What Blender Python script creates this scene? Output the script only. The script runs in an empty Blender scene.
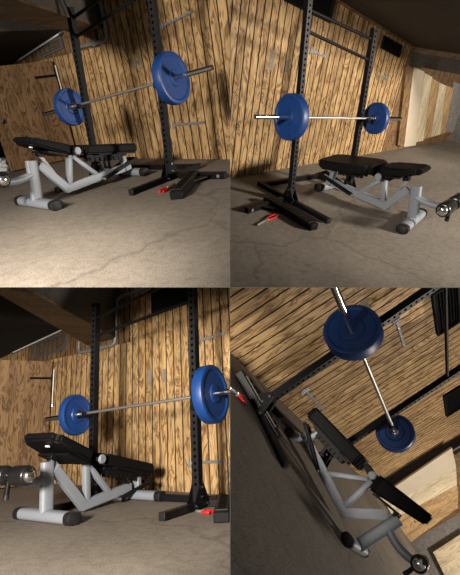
import bpy, bmesh, math, random
from mathutils import Vector as V, Matrix
random.seed(4)
C = bpy.context.scene.collection

# ------------------------------------------------------------------ camera, world, lights, exposure
scene = bpy.context.scene
FPX = 450.0                                       # focal length in pixels of the 460 x 575 frame
cam_data = bpy.data.cameras.new('camera')
cam_data.sensor_fit = 'VERTICAL'
cam_data.sensor_height = 24.0
cam_data.lens = 24.0 * FPX / 575.0
cam_data.clip_start = 0.05
cam = bpy.data.objects.new('camera', cam_data)
C.objects.link(cam)
CAM = Matrix.Translation((0, 0, 3.2)) @ Matrix.Rotation(math.radians(90 - 27), 4, 'X')
cam.matrix_world = CAM
scene.camera = cam

world = bpy.data.worlds.new('world')
scene.world = world
world.use_nodes = True
world.node_tree.nodes['Background'].inputs[0].default_value = (.95, .93, .9, 1)
world.node_tree.nodes['Background'].inputs[1].default_value = 0.14
scene.view_settings.view_transform = 'Standard'
scene.view_settings.look = 'None'
scene.view_settings.exposure = 0.0
scene.view_settings.gamma = 1.0
scene.view_settings.use_curve_mapping = False

# The gym is shown four times, each time as a garage bay of its own; every bay has its own floor frame:
# X along the panelled wall, Y towards it (the wall is Y = 0), Z up.  R, T stand the bay before the camera.
SOL = {
 'TL': dict(R=[[0.7773, 0.6167, -0.1247], [0.1813, -0.4094, -0.8941], [-0.6024, 0.6724, -0.4301]], T=[-0.405, -1.4986, 5.2458],
  G={'w': 0.505, 'yp': -0.9611, 'H': 1.5827, 'hb': 0.803, 'yf': -1.514, 'yr': -0.4752, 'px': 0.6307, 'yb': -1.0206, 'xc': -2.3133, 'ry': 0.1148, 'lx': 0.0505, 'ly': 0.0626, 'by': 0.0234, 'bz': 0.0973, 'rp': 0.1877, 'T': 0.0702, 'lw': -0.1994},
  bp=[-0.0822, -1.9683, 0.0402],
  B={'s': 0.9622, 'a': 0.335, 'tx': 0.0588, 'hc': 0.4078, 'xe': 0.3104, 'ze': 0.039, 'xh': 0.4634, 'zh': 0.3793, 'xt': 0.6971, 'zt': 0.1296, 'xb': 0.7464, 'zb': 0.0774, 'xr': 1.076, 'zr': 0.2415, 'zrb': 0.1273, 'xf': 1.1881, 'b': 0.1979, 'xs': 0.0544, 'zs': 0.6112, 'ws': 0.1498, 'xq': 0.4241, 'zq': 0.4453, 'xk': 0.4946, 'zk': 0.4318, 'xp': 1.1912, 'zp': 0.318, 'wp': 0.1393, 'xo': -0.3294, 'zo': 0.3399, 'c': 0.1928, 'yb': 0.0512, 'xfc': -0.0018, 'fyw': -0.0565, 'ryw': 0.0382, 'roy': 0.0062}),
 'TR': dict(R=[[0.7694, -0.6307, 0.1011], [-0.2736, -0.4683, -0.8401], [0.5772, 0.6187, -0.5329]], T=[0.471, -1.5254, 5.9311],
  G={'w': 0.4897, 'yp': -0.9582, 'H': 1.7547, 'hb': 0.9052, 'yf': -1.5666, 'yr': -0.3878, 'px': 0.6097, 'yb': -1.0463, 'xc': -2.3, 'ry': -0.0742, 'lx': -0.043, 'ly': 0.0762, 'by': -0.0246, 'bz': -0.0404, 'rp': 0.1951, 'T': 0.0685, 'lw': 0.0},
  bp=[0.3169, -1.9749, 0.1519],
  B={'s': 1.09, 'a': 0.3176, 'tx': 0.0636, 'hc': 0.3781, 'xe': 0.2685, 'ze': 0.0495, 'xh': 0.3985, 'zh': 0.3579, 'xt': 0.6135, 'zt': 0.1193, 'xb': 0.6583, 'zb': 0.0977, 'xr': 0.9512, 'zr': 0.2804, 'zrb': 0.1523, 'xf': 1.0452, 'b': 0.2371, 'xs': 0.058, 'zs': 0.5599, 'ws': 0.1562, 'xq': 0.4199, 'zq': 0.4677, 'xk': 0.4424, 'zk': 0.4597, 'xp': 1.0285, 'zp': 0.3715, 'wp': 0.2046, 'xo': -0.301, 'zo': 0.3146, 'c': 0.2532, 'yb': 0.0498, 'xfc': -0.0055, 'fyw': 0.0894, 'ryw': -0.1705, 'roy': -0.1847}),
 'BL': dict(R=[[0.7824, 0.6203, -0.0552], [-0.2184, 0.1903, -0.9571], [-0.5832, 0.7609, 0.2843]], T=[-0.3077, 1.9556, 4.2846],
  G={'w': 0.5821, 'yp': -0.6962, 'H': 1.8137, 'hb': 0.8112, 'yf': -1.1348, 'yr': -0.3976, 'px': 0.6827, 'yb': -0.7409, 'xc': -2.5811, 'ry': 0.1221, 'lx': 0.061, 'ly': -0.0566, 'by': 0.0739, 'bz': 0.0552, 'rp': 0.1996, 'T': 0.076, 'lw': -0.256},
  bp=[-0.2029, -1.4308, 0.1437],
  B={'s': 1.0066, 'a': 0.3356, 'tx': -0.0175, 'hc': 0.4156, 'xe': 0.3256, 'ze': 0.0065, 'xh': 0.374, 'zh': 0.3643, 'xt': 0.6447, 'zt': 0.0825, 'xb': 0.7017, 'zb': 0.0407, 'xr': 0.9769, 'zr': 0.1973, 'zrb': 0.0761, 'xf': 0.9261, 'b': 0.2431, 'xs': -0.0774, 'zs': 0.6211, 'ws': 0.1945, 'xq': 0.2944, 'zq': 0.4265, 'xk': 0.4096, 'zk': 0.4173, 'xp': 1.0779, 'zp': 0.255, 'wp': 0.1315, 'xo': -0.3154, 'zo': 0.3552, 'c': 0.1985, 'yb': 0.0477, 'xfc': -0.0071, 'fyw': -0.0797, 'ryw': -0.0896, 'roy': -0.1173}),
 'BR': dict(R=[[0.407, -0.3859, 0.8279], [0.4961, -0.6677, -0.5551], [0.767, 0.6366, -0.0803]], T=[0.1873, 0.669, 3.3941],
  G={'w': 0.5651, 'yp': -0.5499, 'H': 2.1, 'hb': 0.674, 'yf': -0.9359, 'yr': -0.298, 'px': 0.7025, 'yb': -0.6129, 'xc': -2.3, 'ry': -0.1041, 'lx': -0.0464, 'ly': 0.0143, 'by': -0.0035, 'bz': -0.045, 'rp': 0.1423, 'T': 0.0771, 'lw': 0.0},
  bp=[0.1919, -1.2573, 0.0641],
  B={'s': 0.7309, 'a': 0.2951, 'tx': 0.0266, 'hc': 0.4637, 'xe': 0.2435, 'ze': 0.0441, 'xh': 0.3844, 'zh': 0.4416, 'xt': 0.6015, 'zt': 0.1267, 'xb': 0.6588, 'zb': 0.0775, 'xr': 0.9451, 'zr': 0.2655, 'zrb': 0.1374, 'xf': 1.058, 'b': 0.2028, 'xs': -0.0451, 'zs': 0.6985, 'ws': 0.1392, 'xq': 0.3744, 'zq': 0.5043, 'xk': 0.4933, 'zk': 0.4875, 'xp': 1.1185, 'zp': 0.3467, 'wp': 0.1395, 'xo': -0.2977, 'zo': 0.419, 'c': 0.1937, 'yb': 0.0504, 'xfc': 0.0233, 'fyw': -0.1549, 'ryw': 0.0341, 'roy': 0.0074}),
}
BAY = {}
for k, s in SOL.items():
    m = Matrix([list(s['R'][i]) + [s['T'][i]] for i in range(3)] + [[0, 0, 0, 1]])
    BAY[k] = CAM @ Matrix.Diagonal((1, -1, -1, 1)) @ m
SIDE = {'TL': (-1, 1), 'TR': (1, 1), 'BL': (-1, -1), 'BR': (1, -1)}

# lamp positions in bay coordinates, where it points, size, watts, colour
WARM = (1.0, .90, .77)
LAMPS = {     # position, aim, radius, watts, colour, cone in degrees
 'TL': [((1.9, -7.0, 2.5), (.35, -.2, 1.05), .45, 2050, WARM, 58)],
 'TR': [((2.2, -6.0, 2.2), (1.2, -1.2, .45), .35, 2300, WARM, 82), ((4.3, -3.2, 1.5), (4.4, 0, .5), .2, 300, WARM, 90)],  # second spot is added to brighten the boards and far floor
 'BL': [((2.4, -4.7, 1.15), (-.3, -1.4, .2), .3, 2250, WARM, 70)],
 'BR': [((3.0, -3.6, 1.9), (2.0, -.4, .3), .25, 430, WARM, 120), ((5.2, -2.9, 1.5), (6.4, -.3, .7), .2, 260, WARM, 100)],  # second entry: unseen spot added because the far boards were dim
}
for k, ls in LAMPS.items():
    for (p, t, size, watt, col, cone) in ls:
        ld = bpy.data.lights.new('lamp', 'SPOT')
        ld.shadow_soft_size = size; ld.energy = watt; ld.color = col
        ld.spot_size = math.radians(cone); ld.spot_blend = .7
        lo = bpy.data.objects.new('lamp', ld)
        C.objects.link(lo)
        d = (BAY[k].to_3x3() @ (V(t) - V(p))).normalized()
        lo.matrix_world = Matrix.Translation(BAY[k] @ V(p)) @ d.to_track_quat('-Z', 'Y').to_matrix().to_4x4()

# ------------------------------------------------------------------ materials
def nmat(name):
    m = bpy.data.materials.new(name); m.use_nodes = True
    nt = m.node_tree
    return m, nt, nt.nodes['Principled BSDF']
def N(nt, typ, **kw):
    n = nt.nodes.new(typ)
    for a, b in kw.items():
        if a in n.inputs: n.inputs[a].default_value = b
        else: setattr(n, a, b)
    return n
def ramp(nt, fac, stops):
    r = nt.nodes.new('ShaderNodeValToRGB')
    e = r.color_ramp.elements
    while len(e) < len(stops): e.new(.5)
    for i, (p, c) in enumerate(stops):
        e[i].position = p; e[i].color = (*c, 1)
    nt.links.new(fac, r.inputs[0])
    return r.outputs[0]
def coords(nt, scale):
    tc = nt.nodes.new('ShaderNodeTexCoord')
    mp = nt.nodes.new('ShaderNodeMapping')
    mp.inputs['Scale'].default_value = scale
    nt.links.new(tc.outputs['Object'], mp.inputs[0])
    return mp.outputs[0]
def noise(nt, vec, scale, detail=4, rough=.55, dist=0):
    n = N(nt, 'ShaderNodeTexNoise')
    n.inputs['Scale'].default_value = scale; n.inputs['Detail'].default_value = detail
    n.inputs['Roughness'].default_value = rough; n.inputs['Distortion'].default_value = dist
    nt.links.new(vec, n.inputs['Vector'])
    return n.outputs['Fac']
def mix(nt, a, b, fac, mode='MIX'):
    x = nt.nodes.new('ShaderNodeMix'); x.data_type = 'RGBA'; x.blend_type = mode
    for s, v in ((x.inputs[0], fac), (x.inputs[6], a), (x.inputs[7], b)):
        if hasattr(v, 'is_output'): nt.links.new(v, s)
        elif isinstance(v, tuple): s.default_value = (*v, 1)
        else: s.default_value = v
    return x.outputs[2]
def bump(nt, b, h, strength, dist=.01):
    n = nt.nodes.new('ShaderNodeBump'); n.inputs['Strength'].default_value = strength
    n.inputs['Distance'].default_value = dist
    nt.links.new(h, n.inputs['Height']); nt.links.new(n.outputs[0], b.inputs['Normal'])
def plain(name, col, rough=.5, metal=0., spec=.5, var=.12, nscale=30, bmp=0.):
    m, nt, b = nmat(name)
    v = noise(nt, coords(nt, (1, 1, 1)), nscale)
    c = ramp(nt, v, [(.25, tuple(x * (1 - var) for x in col)), (.75, tuple(min(1, x * (1 + var)) for x in col))])
    nt.links.new(c, b.inputs['Base Color'])
    b.inputs['Roughness'].default_value = rough; b.inputs['Metallic'].default_value = metal
    b.inputs['Specular IOR Level'].default_value = spec
    if bmp: bump(nt, b, v, bmp, .004)
    return m
def ply(name, dark, midc, light, axis='Z', blot=.5, stain=(.10, .06, .03), freq=1., knots=True):
    m, nt, b = nmat(name)
    st = {'Z': (1, 1, .08), 'X': (.08, 1, 1), 'Y': (1, .08, 1)}[axis]
    st2 = {'Z': (1, 1, .26), 'X': (.26, 1, 1), 'Y': (1, .26, 1)}[axis]
    fine = noise(nt, coords(nt, tuple(80 * freq * q for q in st)), 1, 3, .6)
    grain = noise(nt, coords(nt, tuple(8.5 * freq * q for q in st2)), 1, 3, .5, 1.2)
    ml = N(nt, 'ShaderNodeMath', operation='MULTIPLY'); ml.inputs[1].default_value = 6.0
    rings = N(nt, 'ShaderNodeMath', operation='FRACT')
    nt.links.new(grain, ml.inputs[0]); nt.links.new(ml.outputs[0], rings.inputs[0])
    base = ramp(nt, rings.outputs[0], [(0, dark), (.08, midc), (.25, light), (.6, light), (.8, midc), (.95, dark)])
    c = mix(nt, base, ramp(nt, fine, [(.34, dark), (.5, midc), (.62, light)]), .28)
    board = noise(nt, coords(nt, {'Z': (7, 7, .6), 'X': (.6, 7, 7), 'Y': (7, .6, 7)}[axis]), 1, 2, .5)
    c = mix(nt, c, ramp(nt, board, [(.3, (.62, .6, .56)), (.6, (1.08, 1.08, 1.08))]), .8, 'MULTIPLY')
    blo = noise(nt, coords(nt, (2.6, 2.6, 1.7)), 1, 6, .65)
    f = ramp(nt, blo, [(.50, (0, 0, 0)), (.70, (blot,) * 3)])
    c = mix(nt, c, stain, f)
    if knots:
        vo = N(nt, 'ShaderNodeTexVoronoi'); vo.inputs['Scale'].default_value = 1
        nt.links.new(coords(nt, (4.2, 4.2, 3.)), vo.inputs['Vector'])
        c = mix(nt, c, tuple(x * .5 for x in dark), ramp(nt, vo.outputs['Distance'], [(.03, (.9,) * 3), (.085, (0, 0, 0))]))
    nt.links.new(c, b.inputs['Base Color'])
    b.inputs['Roughness'].default_value = .62; b.inputs['Specular IOR Level'].default_value = .25
    bump(nt, b, grain, .2, .004)
    return m
def concrete(name, a, bcol, c3, crack=True, rough=.8):
    m, nt, b = nmat(name)
    co = coords(nt, (1, 1, 1))
    big = noise(nt, co, 1.1, 6, .62, .4)
    midn = noise(nt, co, 16, 8, .75)
    fine = noise(nt, co, 120, 3, .75)
    c = ramp(nt, big, [(.3, a), (.5, bcol), (.72, c3)])
    c = mix(nt, c, ramp(nt, midn, [(.33, tuple(x * .55 for x in a)), (.52, bcol), (.7, c3)]), .45)
    c = mix(nt, c, ramp(nt, fine, [(.36, (.22,) * 3), (.47, (1, 1, 1)), (.62, (1.4, 1.36, 1.3))]), .65, 'MULTIPLY')
    if crack:
        vo = N(nt, 'ShaderNodeTexVoronoi', feature='DISTANCE_TO_EDGE')
        vo.inputs['Scale'].default_value = .33
        wob = N(nt, 'ShaderNodeVectorMath', operation='ADD')
        sc = N(nt, 'ShaderNodeVectorMath', operation='SCALE'); sc.inputs['Scale'].default_value = .35
        nn = N(nt, 'ShaderNodeTexNoise'); nn.inputs['Scale'].default_value = 3; nn.inputs['Detail'].default_value = 5
        nt.links.new(co, nn.inputs['Vector']); nt.links.new(nn.outputs['Color'], sc.inputs[0])
        nt.links.new(co, wob.inputs[0]); nt.links.new(sc.outputs[0], wob.inputs[1])
        nt.links.new(wob.outputs[0], vo.inputs['Vector'])
        f = ramp(nt, vo.outputs['Distance'], [(.0, (.4,) * 3), (.007, (0, 0, 0))])
        c = mix(nt, c, (.05, .04, .035), f)
    nt.links.new(c, b.inputs['Base Color'])
    b.inputs['Roughness'].default_value = rough; b.inputs['Specular IOR Level'].default_value = .25
    bump(nt, b, midn, .35, .01)
    return m
MT = {}
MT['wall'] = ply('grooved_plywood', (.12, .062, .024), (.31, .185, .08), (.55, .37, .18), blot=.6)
MT['groove'] = plain('dark_groove', (.02, .012, .007), .9)  # very dark colour for groove faces and panel backs
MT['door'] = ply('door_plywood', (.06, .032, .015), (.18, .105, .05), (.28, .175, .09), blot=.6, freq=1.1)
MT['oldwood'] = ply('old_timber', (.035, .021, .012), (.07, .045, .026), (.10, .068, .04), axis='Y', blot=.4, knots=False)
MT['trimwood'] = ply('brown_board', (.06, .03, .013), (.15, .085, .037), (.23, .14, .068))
MT['pale'] = ply('pale_plywood', (.50, .40, .26), (.66, .55, .38), (.76, .65, .47), blot=.12, stain=(.4, .3, .2), freq=.7, knots=False)
MT['pale_grey'] = plain('pale_hardboard', (.56, .48, .36), .7, var=.08, nscale=3)
MT['orange'] = ply('orange_board', (.26, .14, .055), (.48, .30, .14), (.62, .42, .22), blot=.3)
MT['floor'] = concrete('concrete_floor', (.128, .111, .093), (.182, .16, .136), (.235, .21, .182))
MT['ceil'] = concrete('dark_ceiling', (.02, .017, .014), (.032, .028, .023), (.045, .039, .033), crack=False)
MT['conc'] = concrete('concrete_wall', (.15, .14, .13), (.24, .23, .215), (.34, .325, .305), crack=False)
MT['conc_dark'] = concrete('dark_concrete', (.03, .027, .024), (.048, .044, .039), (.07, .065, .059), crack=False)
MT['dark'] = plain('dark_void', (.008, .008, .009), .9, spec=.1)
MT['louvre'] = plain('grey_louvre', (.085, .09, .10), .6)
MT['black'] = plain('black_powder_coat', (.005, .005, .006), .5, spec=.14, var=.2)
MT['blackface'] = plain('lighter_black_face', (.009, .009, .0105), .5, spec=.2, var=.25)  # slightly lighter black for front and back of the uprights
MT['hole'] = plain('hole_dark', (.0015, .0015, .0015), .9, spec=.05)
MT['liner'] = plain('black_liner', (.014, .0125, .01), .55, spec=.25)
MT['silver'] = plain('silver_paint', (.22, .245, .285), .5, .15, var=.06, nscale=60)
MT['vinyl'] = plain('black_vinyl', (.005, .005, .0055), .55, spec=.08, var=.2, nscale=90, bmp=.08)
MT['roller'] = plain('black_roller_vinyl', (.009, .009, .0095), .28, spec=.6, var=.2, nscale=60, bmp=.12)
MT['rubber'] = plain('black_rubber', (.010, .010, .011), .5, spec=.3)
MT['chrome'] = plain('chrome', (.72, .71, .69), .18, 1., var=.04)
MT['steel'] = plain('brushed_steel', (.52, .51, .49), .4, .9, var=.1, nscale=200)
MT['galv'] = plain('galvanised_steel', (.22, .225, .23), .55, .4, var=.25, nscale=25)
MT['greypaint'] = plain('faded_grey_paint', (.20, .17, .135), .75, var=.25, nscale=25)
MT['blue'] = plain('blue_rubber', (.005, .038, .17), .45, var=.12, nscale=14)
MT['bluering'] = plain('blue_hub_ring', (.005, .032, .14), .38)
MT['red'] = plain('red_plastic', (.48, .012, .014), .35)
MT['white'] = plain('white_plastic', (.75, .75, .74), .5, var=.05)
MT['bag'] = plain('white_film', (.62, .63, .66), .35, var=.2, nscale=9)
MT['navy'] = plain('dark_cloth', (.012, .015, .03), .8)

# ------------------------------------------------------------------ mesh helpers
class MB:
    def __init__(s): s.bm = bmesh.new(); s.mats = []
    def mi(s, m):
        if m not in s.mats: s.mats.append(m)
        return s.mats.index(m)
    def poly(s, pts, faces, m):
        vs = [s.bm.verts.new(p) for p in pts]
        i = s.mi(m)
        for f in faces:
            try:
                fc = s.bm.faces.new([vs[j] for j in f]); fc.material_index = i
            except ValueError: pass
        return vs
    def merge(s, tb, m):
        i = s.mi(m); mp = {}
        for v in tb.verts: mp[v] = s.bm.verts.new(v.co)
        for f in tb.faces:
            nf = s.bm.faces.new([mp[v] for v in f.verts]); nf.material_index = i
        tb.free()
    def hexa(s, p, m, bev=0., seg=1):                # p: 4 bottom then 4 top corners
        tb = bmesh.new()
        vs = [tb.verts.new(q) for q in p]
        for f in ((3, 2, 1, 0), (4, 5, 6, 7), (0, 1, 5, 4), (1, 2, 6, 5), (2, 3, 7, 6), (3, 0, 4, 7)):
            tb.faces.new([vs[j] for j in f])
        tb.normal_update()
        if bev: bmesh.ops.bevel(tb, geom=tb.edges[:], offset=bev, segments=seg, profile=.5, affect='EDGES', clamp_overlap=True)
        s.merge(tb, m)
    def box(s, lo, hi, m, bev=0., seg=1, f=lambda p: p):
        (x0, y0, z0), (x1, y1, z1) = lo, hi
        s.hexa([f(V(q)) for q in ((x0, y0, z0), (x1, y0, z0), (x1, y1, z0), (x0, y1, z0), (x0, y0, z1), (x1, y0, z1), (x1, y1, z1), (x0, y1, z1))], m, bev, seg)
    def beam(s, a, b, w, h, m, up=(0, 0, 1), bev=0., seg=1):
        a, b = V(a), V(b); d = (b - a).normalized(); sd = d.cross(V(up)).normalized(); u = sd.cross(d)
        c = [(-w / 2, -h / 2), (w / 2, -h / 2), (w / 2, h / 2), (-w / 2, h / 2)]
        s.hexa([a + sd * x + u * y for x, y in c] + [b + sd * x + u * y for x, y in c], m, bev, seg)
    def sect(s, a, b, w, h, m, up=(0, 0, 1), n=20, pw=2.6, scale_end=1.):     # rounded (super-ellipse) tube between a and b
        a, b = V(a), V(b); d = (b - a).normalized(); sd = d.cross(V(up)).normalized(); u = sd.cross(d)
        r0, r1 = [], []
        for i in range(n):
            t = 2 * math.pi * i / n; ct, st = math.cos(t), math.sin(t)
            x = math.copysign(abs(ct) ** (2 / pw), ct) * w / 2; y = math.copysign(abs(st) ** (2 / pw), st) * h / 2
            r0.append(a + sd * x + u * y); r1.append(b + (sd * x + u * y) * scale_end)
        s.poly(r0 + r1, [(i, (i + 1) % n, n + (i + 1) % n, n + i) for i in range(n)] + [tuple(range(n))[::-1], tuple(range(n, 2 * n))], m)
    def tube(s, pts, r, m, n=12, cap=True):
        pts = [V(p) for p in pts]; rings = []
        prev = None
        for i, p in enumerate(pts):
            d = (pts[min(i + 1, len(pts) - 1)] - pts[max(i - 1, 0)]).normalized()
            if prev is None:
                ref = V((0, 0, 1)) if abs(d.z) < .9 else V((1, 0, 0))
                x = d.cross(ref).normalized()
            else: x = (prev - d * prev.dot(d)).normalized()
            prev = x; y = d.cross(x)
            rings.append([p + (x * math.cos(2 * math.pi * j / n) + y * math.sin(2 * math.pi * j / n)) * r for j in range(n)])
        fs = []
        for i in range(len(rings) - 1):
            for j in range(n): fs.append((i * n + j, i * n + (j + 1) % n, (i + 1) * n + (j + 1) % n, (i + 1) * n + j))
        if cap: fs += [tuple(range(n))[::-1], tuple(range((len(rings) - 1) * n, len(rings) * n))]
        s.poly([q for r_ in rings for q in r_], fs, m)
    def lathe(s, o, ax, prof, m, n=40, mats=None):      # prof: (distance along axis, radius)
        o, ax = V(o), V(ax).normalized()
        ref = V((0, 0, 1)) if abs(ax.z) < .9 else V((1, 0, 0))
        x = ax.cross(ref).normalized(); y = ax.cross(x)
        vs = []
        for (t, r) in prof:
            if r < 1e-6: vs.append([s.bm.verts.new(o + ax * t)])
            else: vs.append([s.bm.verts.new(o + ax * t + (x * math.cos(2 * math.pi * j / n) + y * math.sin(2 * math.pi * j / n)) * r) for j in range(n)])
        for i in range(len(vs) - 1):
            a, b = vs[i], vs[i + 1]
            k = s.mi(mats[i] if mats else m)
            for j in range(n):
                q = [a[j % len(a)], a[(j + 1) % len(a)], b[(j + 1) % len(b)], b[j % len(b)]]
                q2 = []
                for v in q:
                    if v not in q2: q2.append(v)
                if len(q2) > 2:
                    try: s.bm.faces.new(q2).material_index = k
                    except ValueError: pass
    def prism(s, pts, d, m, bev=0.):                     # polygon extruded along vector d
        tb = bmesh.new(); d = V(d)
        a = [tb.verts.new(V(p)) for p in pts]; b = [tb.verts.new(V(p) + d) for p in pts]; n = len(a)
        tb.faces.new(a[::-1]); tb.faces.new(b)
        for i in range(n): tb.faces.new((a[i], a[(i + 1) % n], b[(i + 1) % n], b[i]))
        bmesh.ops.recalc_face_normals(tb, faces=tb.faces[:])
        if bev: bmesh.ops.bevel(tb, geom=tb.edges[:], offset=bev, segments=2, affect='EDGES', clamp_overlap=True)
        s.merge(tb, m)

EPS = .0015
def clip(bm, k, base):
    """Keep what lies inside bay k: the bays meet on two flat faces."""
    w2c = Matrix.Diagonal((1, 1, 1, 1)) @ CAM.inverted() @ BAY[k] @ Matrix.Translation(base)
    sx, sy = SIDE[k]
    for nrm, off in ((V((sx, 0, 0)), EPS), (V((0, sy, 0)), EPS), (V((0, 0, -1)), .45)):
        if not bm.verts: return
        d = [(w2c @ v.co).dot(nrm) - off for v in bm.verts]
        if min(d) >= 0: continue
        if max(d) <= 0:
            bm.clear(); return
        open_before = any(e.is_boundary for e in bm.edges)
        rot = w2c.to_3x3()
        ln = (rot.transposed() @ nrm).normalized()
        lp = w2c.inverted() @ (nrm * off)
        bmesh.ops.bisect_plane(bm, geom=bm.verts[:] + bm.edges[:] + bm.faces[:], dist=1e-5, plane_co=lp, plane_no=ln, clear_inner=True)
        if not open_before:
            be = [e for e in bm.edges if e.is_boundary]
            if be: bmesh.ops.holes_fill(bm, edges=be, sides=0)

def finish(name, mb, k, base, parent=None, smooth=38, label=None, stuff=False):
    bm = mb.bm
    base = V(base)
    for v in bm.verts: v.co -= base
    bmesh.ops.recalc_face_normals(bm, faces=bm.faces[:])
    clip(bm, k, base)
    if not bm.faces:
        bm.free(); return None
    me = bpy.data.meshes.new(name)
    bm.to_mesh(me); bm.free()
    for m in mb.mats: me.materials.append(MT[m])
    if smooth:
        me.shade_smooth() if hasattr(me, 'shade_smooth') else None
        me.set_sharp_from_angle(angle=math.radians(smooth))
    o = bpy.data.objects.new(name, me)
    C.objects.link(o)
    if parent is not None: o.parent = parent
    else: o.matrix_world = BAY[k] @ Matrix.Translation(base)
    if label: o['label'] = label
    return o
def tag(o, label, cat, group=None):
    if o is None: return
    o['label'] = label; o['category'] = cat
    if group: o['group'] = group
    return o
def struct(name, mb, k, base=(0, 0, 0), smooth=38):
    o = finish(name, mb, k, base, smooth=smooth)
    if o: o['kind'] = 'structure'
    return o
class Thing:
    def __init__(s, k, name, label, cat, base, group=None):
        s.k, s.base = k, V(base)
        s.o = bpy.data.objects.new(name, None)
        s.o.empty_display_size = .1
        C.objects.link(s.o)
        s.o.matrix_world = BAY[k] @ Matrix.Translation(s.base)
        tag(s.o, label, cat, group)
    def part(s, name, mb, parent=None, label=None, smooth=38):
        return finish(name, mb, s.k, s.base, parent if parent is not None else s.o, smooth, label)

# picking points on the planes of a bay
def ray(k, u, v):
    o = BAY[k].inverted() @ CAM @ V((0, 0, 0))
    p = BAY[k].inverted() @ CAM @ V(((u - 230) / FPX, -(v - 287.5) / FPX, -1))
    return o, p - o
def onwall(k, u, v, y=0.):
    o, d = ray(k, u, v); return o + d * ((y - o.y) / d.y)
def onfloor(k, u, v, z=0.):
    o, d = ray(k, u, v); return o + d * ((z - o.z) / d.z)
def onside(k, u, v, x):
    o, d = ray(k, u, v); return o + d * ((x - o.x) / d.x)
# ------------------------------------------------------------------ rack
SC = {'TL': .84, 'TR': .86, 'BL': .89, 'BR': .66}        # gauge of the tubes in each bay
PLATE = {'TL': ((.95, .066), (1.12, .085)), 'TR': ((1.13, .085), (.88, .06)), 'BL': ((.92, .066), (1.15, .09)), 'BR': ((1.08, .085), (1.0, .07))}
BARSC = {'TL': .84, 'TR': .86, 'BL': .89, 'BR': .84}
def rk_fn(k):
    G = SOL[k]['G']; c, s = math.cos(G['ry']), math.sin(G['ry'])
    def f(p):
        x, y, z = p; yy = y - G['yp']
        return V((c * x - s * yy + G['lx'] * z, G['yp'] + s * x + c * yy + G['ly'] * z, z))
    return f
def bar_fn(k):
    G = SOL[k]['G']; a = G['ry'] + G['by']; O = rk_fn(k)((0, G['yb'], G['hb']))
    d = V((math.cos(a), math.sin(a), G['bz']))
    return O, d
def bar_at_x(k, x, rot):
    """point of the bar above the upright standing at x = +-w"""
    O, d = bar_fn(k)
    return O + d * x

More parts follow.
